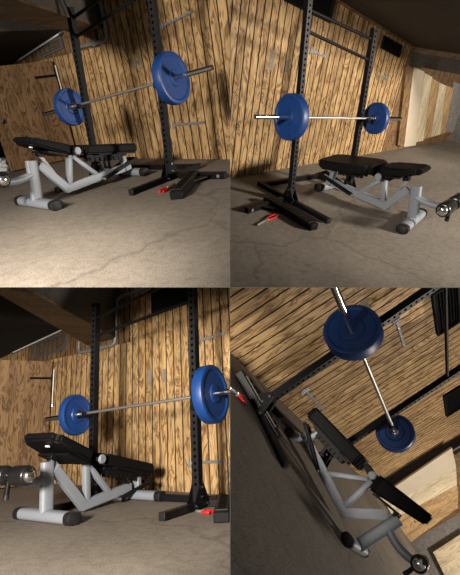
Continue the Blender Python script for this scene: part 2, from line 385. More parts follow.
def make_rack(k, label, sc, heights, hole_step=.056):
    G = SOL[k]['G']; f = rk_fn(k)
    w, yp, yf, yr = (G[q] for q in ('w', 'yp', 'yf', 'yr'))
    t = .066 * sc; ft = .062 * sc
    T = Thing(k, 'squat_rack', label, 'squat rack', f((0, yp, 0)), 'black squat racks')
    for sgn in (-1, 1):
        mb = MB(); x = sgn * w; h2 = t / 2; H = heights[(sgn + 1) // 2]
        # side walls and ends of the tube
        mb.poly([f(p) for p in ((x - h2, yp - h2, .05), (x - h2, yp + h2, .05), (x - h2, yp + h2, H), (x - h2, yp - h2, H))], [(0, 1, 2, 3)], 'black')
        mb.poly([f(p) for p in ((x + h2, yp - h2, .05), (x + h2, yp + h2, .05), (x + h2, yp + h2, H), (x + h2, yp - h2, H))], [(3, 2, 1, 0)], 'black')
        mb.poly([f(p) for p in ((x - h2, yp - h2, H), (x + h2, yp - h2, H), (x + h2, yp + h2, H), (x - h2, yp + h2, H))], [(0, 1, 2, 3)], 'black')
        mb.poly([f(p) for p in ((x - h2, yp - h2, .05), (x + h2, yp - h2, .05), (x + h2, yp + h2, .05), (x - h2, yp + h2, .05))], [(3, 2, 1, 0)], 'black')
        n = int((H - .18 * sc) / (hole_step * sc)); dz = (H - .05 - .12 * sc) / n; rr = .0145 * sc
        for face in (-1, 1):
            y = yp + face * h2; yi = y - face * .02 * sc
            mb.poly([f((x - h2, y, .05)), f((x + h2, y, .05)), f((x + h2, y, .05 + .12 * sc)), f((x - h2, y, .05 + .12 * sc))], [(0, 1, 2, 3)], 'blackface')
            for i in range(n):
                z0 = .05 + .12 * sc + i * dz; z1 = z0 + dz; zc = (z0 + z1) / 2
                sq = [(x + h2, zc), (x + h2, z1), (x, z1), (x - h2, z1), (x - h2, zc), (x - h2, z0), (x, z0), (x + h2, z0)]
                ho = [(x + rr * math.cos(j * math.pi / 4), zc + rr * math.sin(j * math.pi / 4)) for j in range(8)]
                P = [f((a, y, b)) for a, b in sq] + [f((a, y, b)) for a, b in ho] + [f((a, yi, b)) for a, b in ho]
                mb.poly(P, [(j, (j + 1) % 8, 8 + (j + 1) % 8, 8 + j) for j in range(8)], 'blackface')
                mb.poly(P[8:], [(j, (j + 1) % 8, 8 + (j + 1) % 8, 8 + j) for j in range(8)] + [tuple(range(8, 16))], 'hole')
        bmesh.ops.remove_doubles(mb.bm, verts=mb.bm.verts[:], dist=1e-5)
        T.part('upright', mb, smooth=0)
        # foot with end caps
        mb = MB(); mb.beam(f((x, yf + .008, ft / 2)), f((x, yr - .008, ft / 2)), ft, ft, 'black', bev=.004 * sc)
        foot = T.part('foot', mb)
        for ye, dd in ((yf, .012), (yr, -.012)):
            mb = MB(); mb.beam(f((x, ye - .004 * (1 if dd > 0 else -1), ft / 2)), f((x, ye + dd, ft / 2)), ft * 1.04, ft * 1.04, 'rubber', bev=.004 * sc)
            if foot: T.part('end_cap', mb, foot)
        # gusset plates with bolts
        mb = MB()
        for s2 in (-1, 1):
            xo = x + s2 * (h2 + .004)
            gp = [(xo, yp - h2 - .075 * sc, ft * .35), (xo, yp + h2 + .075 * sc, ft * .35), (xo, yp + h2 + .075 * sc, ft * 1.05), (xo, yp + h2 * .8, ft + .15 * sc), (xo, yp - h2 * .8, ft + .15 * sc), (xo, yp - h2 - .075 * sc, ft * 1.05)]
            mb.prism([f(p) for p in gp], f((.006 * s2, 0, 0)) - f((0, 0, 0)), 'black')
        gus = T.part('gusset_plate', mb)
        for (by, bz) in ((-.085, .6), (.085, .6), (0, 1.6), (0, 2.9)):
            for s2 in (-1, 1):
                mb = MB()
                q = f((x + s2 * (h2 + .009), yp + by * sc, ft * bz)); mb.lathe(q, f((s2, 0, 0)) - f((0, 0, 0)), [(0, .013 * sc), (.009 * sc, .013 * sc), (.012 * sc, 0)], 'chrome', 8)
                if gus: T.part('bolt', mb, gus)
        # J-cup carrying the bar
        O, d = bar_fn(k)
        c_, s_ = math.cos(-G['ry']), math.sin(-G['ry'])
        xx = sgn * w
        pb = O + d * xx
        zb = pb.z - .0145 * BARSC[k]
        front = f((x, yp - h2, pb.z))
        inv = V((0, 0, 0))
        yb_loc = (pb - f((0, 0, pb.z)))                    # bar position in rack coordinates
        cy, sy_ = math.cos(G['ry']), math.sin(G['ry'])
        ybl = -sy_ * yb_loc.x + cy * yb_loc.y
        mb = MB()
        mb.box((x - .026 * sc, ybl - .042 * sc, zb - .03 * sc), (x + .026 * sc, yp - h2 - .001, zb), 'black', .004 * sc, f=f)
        mb.box((x - .026 * sc, yp - h2 - .014 * sc, zb - .10 * sc), (x + .026 * sc, yp - h2 - .001, zb + .06 * sc), 'black', .003 * sc, f=f)
        mb.box((x - .026 * sc, ybl - .042 * sc, zb - .03 * sc), (x + .026 * sc, ybl - .026 * sc, zb + .026 * sc), 'black', .003 * sc, f=f)
        T.part('bar_hook', mb)
    mb = MB(); mb.beam(f((-w + ft * .5, yr - ft * .9, ft / 2)), f((w - ft * .5, yr - ft * .9, ft / 2)), ft, ft, 'black', bev=.004 * sc)
    T.part('rear_crossbar', mb)
    return T
def top_bars(T, k, zs, r):
    G = SOL[k]['G']; f = rk_fn(k); w, yp = G['w'], G['yp']
    for z0, z1 in zs:
        mb = MB(); mb.tube([f((-w, yp, z0)), f((0, yp, (z0 + z1) / 2)), f((w, yp, z1))], r, 'black', 14)
        T.part('pull_up_bar', mb)

# ------------------------------------------------------------------ barbell and plates
def make_barbell(k, label, plabels):
    G = SOL[k]['G']; sc = BARSC[k]; O, d = bar_fn(k); dn = d.normalized(); L = d.length
    px = G['px'] * L
    ends = {-1: (1.3 if k == 'BR' else 1.1) * L, 1: 1.1 * L}
    T = Thing(k, 'barbell', label, 'barbell', O, 'loaded steel barbells')
    mb = MB()
    mb.lathe(O, dn, [(-px + .012 * sc, 0), (-px + .012 * sc, .0145 * sc), (px - .012 * sc, .0145 * sc), (px - .012 * sc, 0)], 'steel', 16)
    T.part('shaft', mb)
    for s in (-1, 1):
        mb = MB(); end = ends[s]
        mb.lathe(O, dn * s, [(px - .03 * sc, 0), (px - .03 * sc, .024 * sc), (px - .026 * sc, .026 * sc), (px - .012 * sc, .026 * sc), (px - .012 * sc, .04 * sc), (px, .04 * sc), (px, .0252 * sc), (end - .012 * sc, .0252 * sc), (end - .012 * sc, .0235 * sc), (end, .0235 * sc), (end, .012 * sc), (end - .004 * sc, .01 * sc), (end - .004 * sc, 0)], 'chrome', 28)
        T.part('sleeve', mb)
    for s, lab in zip((-1, 1), plabels):
        c = O + dn * s * (px + .001)
        P = Thing(k, 'weight_plate', lab, 'weight plate', c, 'blue bumper plates')
        mb = MB(); R, PT = PLATE[k][(s + 1) // 2]; R *= G['rp']
        prof = [(0, .028 * sc), (0, .075 * sc), (.004 * sc, .08 * sc), (.012 * sc, .085 * sc), (.012 * sc, R * .80), (.0035 * sc, R * .845), (0, R * .86), (0, R * .955), (.004 * sc, R * .985), (.012 * sc, R),
                (PT - .012 * sc, R), (PT - .004 * sc, R * .985), (PT, R * .955), (PT, R * .86), (PT - .0035 * sc, R * .845), (PT - .012 * sc, R * .80), (PT - .012 * sc, .085 * sc), (PT - .004 * sc, .08 * sc), (PT, .075 * sc), (PT, .028 * sc), (0, .028 * sc)]
        mb.lathe(c, dn * s, prof, 'blue', 64)
        P.part('disc', mb, smooth=30)
        mb = MB(); mb.lathe(c, dn * s, [(-.0008, .0256 * sc), (-.0008, .048 * sc), (PT + .0008, .048 * sc), (PT + .0008, .0256 * sc), (-.0008, .0256 * sc)], 'bluering', 32)
        P.part('hub_insert', mb)
    return T

# ------------------------------------------------------------------ bench
def make_bench(k, label):
    b = SOL[k]['B']; x0, y0, yaw = SOL[k]['bp']; c, s_ = math.cos(yaw), math.sin(yaw); S = b['s']
    def f(p):
        x, y, z = p; return V((x0 + S * (-s_ * x - c * y), y0 + S * (c * x - s_ * y), S * z))
    up = (0, 0, 1)
    T = Thing(k, 'weight_bench', label, 'weight bench', f((b['xe'], 0, 0)), 'adjustable weight benches')
    side = f((0, 1, 0)) - f((0, 0, 0))
    def crossbar(xc, yc, half, yw, nm, w, h):
        dx, dy = -math.sin(yw), math.cos(yw)
        e = lambda q: f((xc + dx * q, yc + dy * q, h / 2 + .003))
        mb = MB(); mb.sect(e(-half + .05), e(half - .05), w * S, h * S, 'silver', n=24)
        o = T.part(nm, mb)
        for sg in (-1, 1):
            mb = MB(); a = e(sg * (half - .06)); z = e(sg * (half - .006)); zz = e(sg * half)
            mb.sect(a, z, w * S * 1.07, h * S * 1.07, 'rubber', n=24); mb.sect(z, zz, w * S * 1.07, h * S * 1.07, 'rubber', n=24, scale_end=.86)
            T.part('end_cap', mb)
    crossbar(b['xfc'], 0, b['a'] + .004, b['fyw'], 'front_crossbar', .112, .082)
    crossbar(b['xf'], b['roy'], max(.2, b['b']), b['ryw'], 'rear_crossbar', .095, .08)
    # front column
    mb = MB(); mb.sect(f((b['xfc'] * .5, 0, .06)), f((b['tx'], 0, b['hc'])), .062 * S, .105 * S, 'silver', up=f((1, 0, 0)) - f((0, 0, 0)), n=24, pw=3.2)
    col = T.part('front_column', mb)
    # main beam: from the column down to the elbow and on to the rear crossbar
    hh = .078
    A = V((b['tx'] + .03, 0, b['hc'] - .075)); E = V((b['xe'] + .005, 0, b['ze'] + .006)); R_ = V((b['xf'] - .03, 0, max(.075, b['zrb'] - .045)))
    d1 = (E - A).normalized(); d2 = (R_ - E).normalized()
    n1 = V((-d1.z, 0, d1.x)); n2 = V((-d2.z, 0, d2.x))
    if n1.z < 0: n1 = -n1
    if n2.z < 0: n2 = -n2
    # inner corner
    p1 = A + n1 * hh; p2 = E + n2 * hh
    den = d1.x * d2.z - d1.z * d2.x
    tt = ((p2.x - p1.x) * d2.z - (p2.z - p1.z) * d2.x) / den
    I = p1 + d1 * tt
    # lower line starts at E
    A0 = A - n1 * 0.0
    prof = [A0, E, R_, R_ + n2 * hh, I, A + n1 * hh]
    bw = .056
    mb = MB(); mb.prism([f((p.x, -bw / 2, p.z)) for p in prof], side * bw, 'silver', .008 * S)
    T.part('main_beam', mb)
    # triangle: upright post and brace
    H_ = V((b['xh'], 0, b['zh'])); I2 = I + d2 * .02
    mb = MB(); mb.beam(f((I2.x, 0, I2.z - .01)), f((H_.x - .012, 0, H_.z)), .052 * S, .05 * S, 'silver', up=f((1, 0, 0)) - f((0, 0, 0)), bev=.008 * S, seg=2)
    T.part('support_post', mb)
    mb = MB(); mb.beam(f((H_.x + .012, 0, H_.z - .02)), f((b['xt'] + .02, 0, b['zt'] - .01)), .044 * S, .044 * S, 'silver', bev=.007 * S, seg=2)
    T.part('support_brace', mb)
    # hinge
    mb = MB()
    mb.box((H_.x - .09, -.05, H_.z + .0), (H_.x + .06, .05, H_.z + .018), 'black', .004, f=f)
    for sg in (-1, 1):
        mb.box((H_.x + .01, sg * .052 - .006, H_.z - .0), (H_.x + .11, sg * .052 + .006, H_.z + .06), 'black', .003, f=f)
    hb = T.part('hinge_bracket', mb)
    for sg in (-1, 1):
        mb = MB(); q = f((b['xh'] + .005, sg * b['ws'] * .8, b['zh'] + .032)); mb.lathe(q, side * sg, [(-.05 * S, 0), (-.05 * S, .015 * S), (0, .015 * S), (0, .036 * S), (.014 * S, .036 * S), (.02 * S, .03 * S), (.02 * S, 0)], 'silver', 24)
        if hb: T.part('hinge_disc', mb, hb, label='silver round hinge disc')
    # pads: rounded slabs with a softened top
    PT_ = {'BR': .125}.get(k, .088); PS_ = {'BR': .155}.get(k, .092)
    def pad(nm, xa, za, xb, zb, w, th, taper=1.0, nose=0.0):
        a, z = V((xa, 0, za)), V((xb, 0, zb)); d = (z - a).normalized(); nn = V((-d.z, 0, d.x))
        tb = bmesh.new(); L = (z - a).length
        nx, ny = 14, 8
        def sec(t): return 1.0
        grid = {}
        vs = []
        q = [(0, -w * taper), (L, -w), (L, w), (0, w * taper)]
        lo = [f(a + d * p[0] + V((0, p[1], 0)) - nn * th) for p in q]; hi = [f(a + d * p[0] + V((0, p[1], 0))) for p in q]
        if nose:
            lo[0] = f(a + d * .015 + V((0, -w * taper * .96, 0)) - nn * th * nose); lo[3] = f(a + d * .015 + V((0, w * taper * .96, 0)) - nn * th * nose)
        vv = [tb.verts.new(p) for p in lo + hi]
        for fc in ((3, 2, 1, 0), (4, 5, 6, 7), (0, 1, 5, 4), (1, 2, 6, 5), (2, 3, 7, 6), (3, 0, 4, 7)): tb.faces.new([vv[j] for j in fc])
        vert = [e for e in tb.edges if abs((e.verts[0].co - e.verts[1].co).normalized().dot(f(nn) - f((0, 0, 0)) if False else ((f(a + nn) - f(a)).normalized()))) > .7]
        bmesh.ops.bevel(tb, geom=vert, offset=.045 * S, segments=5, affect='EDGES', clamp_overlap=True)
        tb.normal_update()
        hz = [e for e in tb.edges if len(e.link_faces) == 2 and abs(e.link_faces[0].normal.dot(e.link_faces[1].normal)) < .5]
        bmesh.ops.bevel(tb, geom=hz, offset=.028 * S, segments=5, affect='EDGES', clamp_overlap=True)
        mb = MB(); mb.merge(tb, 'vinyl')
        o = T.part(nm, mb, smooth=50)
        mb = MB()                                       # plywood backing board under the cushion
        lo2 = [f(a + d * p[0] + V((0, p[1], 0)) - nn * (th + .012)) for p in ((.2, -w * .8), (L - .05, -w * .8), (L - .05, w * .8), (.2, w * .8))]
        hi2 = [f(a + d * p[0] + V((0, p[1], 0)) - nn * (th - .004)) for p in ((.2, -w * .8), (L - .05, -w * .8), (L - .05, w * .8), (.2, w * .8))]
        mb.hexa(lo2 + hi2, 'black')
        if o: T.part('backing_board', mb, o)
        return o, a, d, nn, L
    sp, a, d, nn, L = pad('seat_pad', b['xs'] - .04, b['zs'] + .012, b['xq'] + .0, b['zq'] + .024, b['ws'] * (1.3 if k == 'BR' else 1.1), PS_, 1.0, .62)
    mb = MB(); p = a + d * .09 - nn * (PS_ * .76)
    mb.box((-.008, -.018, -.012), (.01, .018, .0), 'white', .002, f=lambda q: f(p + d * q[0] + V((0, q[1] - b['ws'] * .25, 0)) + nn * q[2]))
    if sp: T.part('tag', mb, sp, label='small white tag under the seat front')
    # seat prop
    p = a + d * L * .45 - nn * (PS_ + .012)
    mb = MB(); mb.box((-.03, -.03, -.035), (.03, .03, .012), 'black', .004, f=lambda q: f(p + d * q[0] + V((0, q[1], 0)) + nn * q[2]))
    pb = T.part('seat_bracket', mb)
    q0 = p - nn * .02; q1 = A + d1 * ((I - A).length * .62) + n1 * (hh * .8)
    mb = MB(); mb.beam(f(q0), f((q1.x, 0, q1.z)), .016 * S, .03 * S, 'galv', up=f((1, 0, 0)) - f((0, 0, 0)), bev=.002)
    T.part('seat_prop', mb)
    # backrest with toothed ladder
    bp, a, d, nn, L = pad('backrest_pad', b['xk'] + .025, b['zk'] + .024, b['xp'] + .04, b['zp'] + .022, b['wp'] * 1.12, PT_)
    mb = MB(); fr = lambda q: f(a + d * q[0] + V((0, q[1], 0)) + nn * q[2])
    for sg in (-1, 1):
        y = sg * .052
        mb.box((.10, y - .007, -PT_ - .034), (L - .12, y + .007, -PT_ - .007), 'black', .002, f=fr)
        nt_ = 7
        for i in range(nt_):
            xa = .14 + i * (L - .32) / nt_
            mb.prism([fr((xa, y - .007, -PT_ - .032)), fr((xa + .048, y - .007, -PT_ - .032)), fr((xa + .04, y - .007, -PT_ - .074)), fr((xa + .012, y - .007, -PT_ - .074))], fr((0, .014, 0)) - fr((0, 0, 0)), 'black')
    T.part('adjustment_ladder', mb)
    # black swing frame on pivot bolts and the prop standing on it
    fe = V((b['xr'] + .13, 0, b['zrb'] + .055))
    for sg in (-1, 1):
        mb = MB(); mb.beam(f((b['xb'], sg * b['yb'], b['zb'])), f((fe.x, sg * .062, fe.z)), .024 * S, .036 * S, 'black', bev=.005 * S)
        T.part('swing_arm', mb)
    mb = MB(); mb.tube([f((b['xb'], -.066, b['zb'])), f((b['xb'], .066, b['zb']))], .014 * S, 'chrome', 14)
    T.part('pivot_bolt', mb, label='chrome pivot bolt')
    mb = MB(); mb.tube([f((fe.x, -.074, fe.z)), f((fe.x, .074, fe.z))], .018 * S, 'black', 14)
    T.part('swing_axle', mb)
    pt = a + d * L * .52 - nn * .11
    lowp = E + d2 * ((b['xb'] - E.x) + .12) + n2 * (hh + .02)
    mb = MB()
    for sg in (-1, 1): mb.beam(f((pt.x, sg * .034, pt.z)), f((lowp.x, sg * .034, lowp.z)), .012 * S, .03 * S, 'black', bev=.003)
    mb.tube([f((pt.x, -.05, pt.z)), f((pt.x, .05, pt.z))], .012 * S, 'black', 12)
    mb.tube([f((lowp.x, -.045, lowp.z)), f((lowp.x, .045, lowp.z))], .012 * S, 'black', 12)
    T.part('backrest_prop', mb)
    # rear column
    tz = b['zr']; xr = b['xr']
    mb = MB(); mb.beam(f((xr + .015, 0, b['zrb'] - .05)), f((xr, 0, tz)), .075 * S, .05 * S, 'silver', up=f((1, 0, 0)) - f((0, 0, 0)), bev=.008 * S)
    T.part('rear_column', mb)
    # roller arm, rollers
    ro = V((b['xo'], 0, b['zo'])); st = V((b['tx'] * .6 - .01, 0, ro.z * .5 + b['hc'] * .30))
    pts = []
    for i in range(11):
        u = i / 10
        m1 = V((ro.x * .55, 0, min(st.z, ro.z) - .045))
        q = st * (1 - u) ** 2 + m1 * 2 * u * (1 - u) + V((ro.x, 0, ro.z - .012)) * u * u
        pts.append(f(q))
    mb = MB(); mb.tube(pts, .033 * S, 'silver', 16)
    T.part('roller_arm', mb)
    mb = MB(); mb.tube([f((ro.x, -b['c'] + .01, ro.z)), f((ro.x, b['c'] - .01, ro.z))], .018 * S, 'chrome', 14)
    ax = T.part('roller_axle', mb)
    rr = .066 * S
    for sg in (-1, 1):
        cpt = f((ro.x, 0, ro.z)); Ls = b['c'] * S
        mb = MB(); mb.lathe(cpt, side * sg, [(.035 * S, .019 * S), (.035 * S, rr * .8), (.045 * S, rr * .96), (.06 * S, rr), (Ls - .03 * S, rr), (Ls - .012 * S, rr * .96), (Ls - .004 * S, rr * .82), (Ls - .004 * S, .019 * S), (.035 * S, .019 * S)], 'roller', 32)
        ro_o = T.part('roller', mb, smooth=50)
        mb = MB(); mb.lathe(cpt, side * sg, [(Ls - .006 * S, rr * .72), (Ls + .006 * S, rr * .68), (Ls + .02 * S, rr * .5), (Ls + .027 * S, rr * .22), (Ls + .028 * S, 0)], 'chrome', 28)
        if ro_o: T.part('end_dome', mb, ro_o, label='chrome end dome', smooth=60)
    mb = MB(); mb.tube([f((ro.x, .02, ro.z - .02)), f((ro.x - .01, .02, ro.z - .125))], .018 * S, 'black', 12); mb.tube([f((ro.x - .01, .02, ro.z - .125)), f((ro.x - .012, .02, ro.z - .155))], .021 * S, 'rubber', 12)
    T.part('pull_pin', mb)
    return T

# ------------------------------------------------------------------ loose spotter arm and hand tool
def make_spotter(k, label, p_front, p_back, width, h, cross=None, gusset=True, sgn=1):
    """long padded beam lying on the floor from p_front to p_back (floor points), mounting bar across its far end"""
    a, b_ = V(p_front), V(p_back); a.z = b_.z = 0
    T = Thing(k, 'spotter_arm', label, 'spotter arm', (a + b_) / 2, 'spotter arms lying on the floor')
    d = (b_ - a).normalized(); L = (b_ - a).length
    up = V((0, 0, h / 2))
    mb = MB(); mb.beam(a + up, b_ + up, width, h, 'black', bev=.006)
    T.part('beam', mb)
    mb = MB()
    mb.beam(a + d * .05 + V((0, 0, h + .004)), b_ - d * .05 + V((0, 0, h + .004)), width * .8, .008, 'liner')
    n = int(L / .06); sd = d.cross(V((0, 0, 1)))
    for i in range(n):
        q = a + d * (.08 + (L - .16) * i / max(1, n - 1)) + V((0, 0, h + .0095))
        mb.beam(q - sd * width * .28, q + sd * width * .28, .018, .004, 'hole')
    T.part('pad_strip', mb)
    if cross:
        c0, c1 = V(cross[0]), V(cross[1]); c0.z = c1.z = 0
        mb = MB(); mb.beam(c0 + up * .85, c1 + up * .85, width * .62, h * .85, 'black', bev=.005)
        mp = T.part('mounting_bar', mb)
        e = (c1 - c0).normalized()
        mb = MB(); q = c1 - e * .06 + V((0, 0, h * .42)); nrm = e.cross(V((0, 0, 1)))
        for s in (-1, 1):
            mb = MB(); mb.lathe(q + nrm * s * width * .31, nrm * s, [(0, .016), (.006, .016), (.008, 0)], 'steel', 12)
            if mp: T.part('bolt', mb, mp)
        if gusset:
            mb = MB(); z = V((0, 0, h * .45)); m0 = b_ - d * .04
            far = c1 if (c1 - m0).length > (c0 - m0).length else c0
            mb.prism([m0 + z, m0 + (far - m0) * .62 + z, m0 - d * L * .42 + z], (0, 0, .008), 'black')
            T.part('gusset', mb)
    return T
def make_tool(k, label, p_tip, p_end, r):
    a, b_ = V(p_tip), V(p_end); a.z = b_.z = 0
    T = Thing(k, 'pliers', label, 'pliers', (a + b_) / 2, 'red handled pliers on the floor')
    d = (b_ - a).normalized(); L = (b_ - a).length; sd = d.cross(V((0, 0, 1))); z = V((0, 0, r * 1.05))
    mb = MB(); mb.beam(a + z, a + d * L * .55 + z, r * 1.7, r * 1.5, 'steel', bev=r * .4, seg=2)
    mb.lathe(a + d * L * .5 + z - V((0, 0, r * .9)), (0, 0, 1), [(0, 0), (0, r * 1.5), (r * 1.9, r * 1.5), (r * 1.9, 0)], 'steel', 14)
    T.part('jaws', mb, label='silver metal jaws')
    for s in (-1, 1):
        mb = MB(); pts = [a + d * L * .48 + z + sd * s * r * .5, a + d * L * .62 + z + sd * s * r * 1.7, a + d * L * .82 + z + sd * s * r * 2.3, b_ + z + sd * s * r * 1.5]
        mb.tube(pts, r, 'red', 10)
        T.part('grip', mb, label='red plastic grip')
    return T

# ------------------------------------------------------------------ structure helpers
def grooved_wall(name, k, x0, x1, z0, z1, step, gw=.016, dep=.010, y=0., thick=.03, slope=0., m='wall', patches=()):
    """panelling with vertical V grooves; slope lets the top follow the ceiling (dz per X)"""
    mb = MB(); xs = []; x = x0
    while x < x1 - 1e-4:
        e = min(x + step, x1); xs.append((x, e)); x = e
    zt = lambda x: z1 + slope * (x - x0)
    for a, e in xs:
        q = e - gw; c = q + gw / 2
        mb.poly([V((a, y, z0)), V((q, y, z0)), V((q, y, zt(q))), V((a, y, zt(a)))], [(0, 1, 2, 3)], m)
        mb.poly([V((q, y, z0)), V((c, y + dep, z0)), V((c, y + dep, zt(c))), V((q, y, zt(q)))], [(0, 1, 2, 3)], 'groove')
        mb.poly([V((c, y + dep, z0)), V((e, y, z0)), V((e, y, zt(e))), V((c, y + dep, zt(c)))], [(0, 1, 2, 3)], 'groove')
    mb.poly([V((x0, y + thick, z0)), V((x1, y + thick, z0)), V((x1, y + thick, zt(x1))), V((x0, y + thick, zt(x0)))], [(3, 2, 1, 0)], 'groove')
    for P in patches:                                    # faded paint left on the boards
        a, b_, z_0, z_1 = P
        mb.poly([V((a, y - .0015, z_0)), V((b_, y - .0015, z_0)), V((b_, y - .0015, z_1)), V((a, y - .0015, z_1))], [(0, 1, 2, 3)], 'greypaint')
    return struct(name, mb, k, (0, 0, 0), smooth=0)
def slab(name, k, lo, hi, m, bev=0.):
    mb = MB(); mb.box(lo, hi, m, bev); return struct(name, mb, k, (0, 0, 0))
def wallboard(k, px, m, front=-.025, back=0.):
    """upright board on the wall plane given by its four corners (top left, top right, bottom right, bottom left)"""
    mb = MB(); P = [onwall(k, u, v, front) for u, v in px]
    mb.prism(P, (0, back - front, 0), m)
    return mb
def onplane(k, u, v, p0, d):
    o, r = ray(k, u, v); n = V((-d[1], d[0], 0)); return o + r * ((V(p0) - o).dot(n) / r.dot(n))
def strap_hinge(k, label, a, b, w=.026, plate=.04, y=0.):
    a, b = V(a), V(b)
    T = Thing(k, 'strap_hinge', label, 'hinge', a, 'metal strap hinges on the plywood')
    d = (b - a).normalized()
    mb = MB(); mb.beam(a + V((0, -.008, 0)), b + V((0, -.008, 0)), w, .008, 'galv', up=(0, 1, 0), bev=.002)
    st = T.part('strap', mb)
    for q in (.25, .55, .9):
        mb = MB(); mb.lathe(a + (b - a) * q + V((0, -.012, 0)), (0, -1, 0), [(0, .008), (.004, .007), (.006, 0)], 'steel', 8)
        if st: T.part('screw', mb, st)
    mb = MB(); mb.box((a.x - .022, -.014, a.z - plate), (a.x + .006, -.0005, a.z + plate), 'galv', .003)
    T.part('hinge_plate', mb)
    mb = MB(); mb.tube([a + V((.008, -.014, -plate)), a + V((.008, -.014, plate))], .009, 'galv', 10)
    T.part('hinge_pin', mb)
def conduit(k, label, pts, r, clamps=()):
    pts = [V(p) for p in pts]; out = [pts[0]]
    for i in range(1, len(pts) - 1):                      # rounded bends
        a, b, c = pts[i - 1], pts[i], pts[i + 1]
        q = min(.09, (b - a).length * .45, (c - b).length * .45)
        s0 = b + (a - b).normalized() * q; s1 = b + (c - b).normalized() * q
        for t in (0, .25, .5, .75, 1): out.append(s0 * (1 - t) ** 2 + b * 2 * t * (1 - t) + s1 * t * t)
    out.append(pts[-1])
    T = Thing(k, 'conduit_pipe', label, 'conduit', pts[0])
    mb = MB(); mb.tube(out, r, 'galv', 12); T.part('pipe', mb)
    for p in clamps:
        mb = MB(); p = V(p); mb.box(p - V((.02, .02, .035)), p + V((.02, .02, .035)), 'galv', .004); T.part('clamp', mb)
def rod(k, label, a, b, r=.012):
    T = Thing(k, 'tube_lamp', label, 'tube lamp', a)
    d = (b - a).normalized()
    mb = MB(); mb.tube([a, b], r, 'white', 12); T.part('tube', mb)
    for p, s in ((a, 1), (b, -1)):
        mb = MB(); mb.tube([p - d * s * .01, p + d * s * .05], r * 1.25, 'galv', 12); T.part('end_socket', mb)
def louvre(k, label, x0, x1, z0, z1, m='louvre', slope=0.):
    T = Thing(k, 'vent_louvre', label, 'vent', ((x0 + x1) / 2, 0, z0))
    sh = lambda p: V((p[0], p[1], p[2] + slope * (p[0] - x0)))
    mb = MB(); fr = .022
    for lo, hi in (((x0, -.03, z0), (x1, -.001, z0 + fr)), ((x0, -.03, z1 - fr), (x1, -.001, z1)), ((x0, -.03, z0 + fr), (x0 + fr, -.001, z1 - fr)), ((x1 - fr, -.03, z0 + fr), (x1, -.001, z1 - fr))):
        mb.box(lo, hi, m, f=sh)
    T.part('frame', mb)
    mb = MB(); mb.box((x0 + fr, -.006, z0 + fr), (x1 - fr, -.001, z1 - fr), 'dark', f=sh)
    n = max(3, int((z1 - z0 - 2 * fr) / .028))
    for i in range(n):
        z = z0 + fr + (z1 - z0 - 2 * fr) * (i + .5) / n
        mb.beam(sh((x0 + fr, -.018, z)), sh((x1 - fr, -.018, z)), .022, .004, m, up=(0, -.6, .8))
    T.part('slats', mb)
def door_leaf(k, name, hinge, free, z1, knob_z, strap_z, th=.035):
    """plywood door hung at the corner of the bay, standing slightly off square"""
    a, b = V((*hinge, 0)), V((*free, 0)); d = (b - a).normalized(); n = V((d.y, -d.x, 0))
    if n.x < 0: n = -n
    L = (b - a).length
    T = bpy.data.objects.new(name, None); C.objects.link(T); T.matrix_world = BAY[k] @ Matrix.Translation(a); T['kind'] = 'structure'
    mb = MB(); mb.hexa([a + d * .015 + V((0, 0, .015)), b + V((0, 0, .015)), b - n * th + V((0, 0, .015)), a + d * .015 - n * th + V((0, 0, .015)),
                        a + d * .015 + V((0, 0, z1)), b + V((0, 0, z1)), b - n * th + V((0, 0, z1)), a + d * .015 - n * th + V((0, 0, z1))], 'door', .003)
    finish('door_leaf', mb, k, a, T)
    mb = MB(); p = a + d * (L - .07) + V((0, 0, knob_z))
    mb.lathe(p, n, [(0, 0), (0, .034), (.008, .034), (.012, .014), (.035, .013), (.04, .024), (.055, .03), (.068, .024), (.074, 0)], 'chrome', 24)
    finish('door_knob', mb, k, a, T, label='round chrome door knob')
    mb = MB(); mb.beam(a + d * .0 + n * .006 + V((0, 0, strap_z)), a + d * .3 + n * .006 + V((0, 0, strap_z)), .008, .03, 'black', bev=.002)
    mb.beam(a + d * .01 + n * .008 + V((0, 0, strap_z - .05)), a + d * .01 + n * .008 + V((0, 0, strap_z + .05)), .012, .03, 'black', up=d, bev=.002)
    finish('strap_hinge', mb, k, a, T, label='black strap hinge')
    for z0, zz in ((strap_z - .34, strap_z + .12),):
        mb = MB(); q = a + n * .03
        mb.tube([q + V((0, 0, z0)), q + V((0, 0, zz))], .008, 'white', 10)  # white rod: daylight through the hinge gap put into its colour
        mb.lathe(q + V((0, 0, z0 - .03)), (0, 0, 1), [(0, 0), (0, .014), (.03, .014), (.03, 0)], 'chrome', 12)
        finish('daylight_slit_rod', mb, k, a, T, label='white rod standing for daylight in the door gap')
def vent(k, label, bl, br, tl, m='dark'):
    """vent from its lower left, lower right and upper left corners in the picture"""
    a, b, c = onwall(k, *bl), onwall(k, *br), onwall(k, *tl)
    louvre(k, label, a.x, b.x, a.z, a.z + (c.z - a.z), m, (b.z - a.z) / (b.x - a.x))
def crumpled_bag(k, label, p, r, h):
    mb = MB(); tb = bmesh.new(); bmesh.ops.create_icosphere(tb, subdivisions=4, radius=1)
    from mathutils import noise as mn
    for v in tb.verts:
        n = mn.fractal(v.co * 2.3 + V((3, 1, 7)), .9, 2., 5); q = v.co * (1 + .3 * n)
        v.co = V(p) + V((q.x * r, q.y * r, max(0.0, (q.z * .5 + .42)) * h))
    mb.merge(tb, 'bag')
    return tag(finish('plastic_bag', mb, k, p, smooth=60), label, 'bag')
# ================================================================== the four bays
LW = [SOL[k]['G'] for k in SOL]
def strip(mb, a, b, w, t, m): mb.beam(a, b, w, t, m)

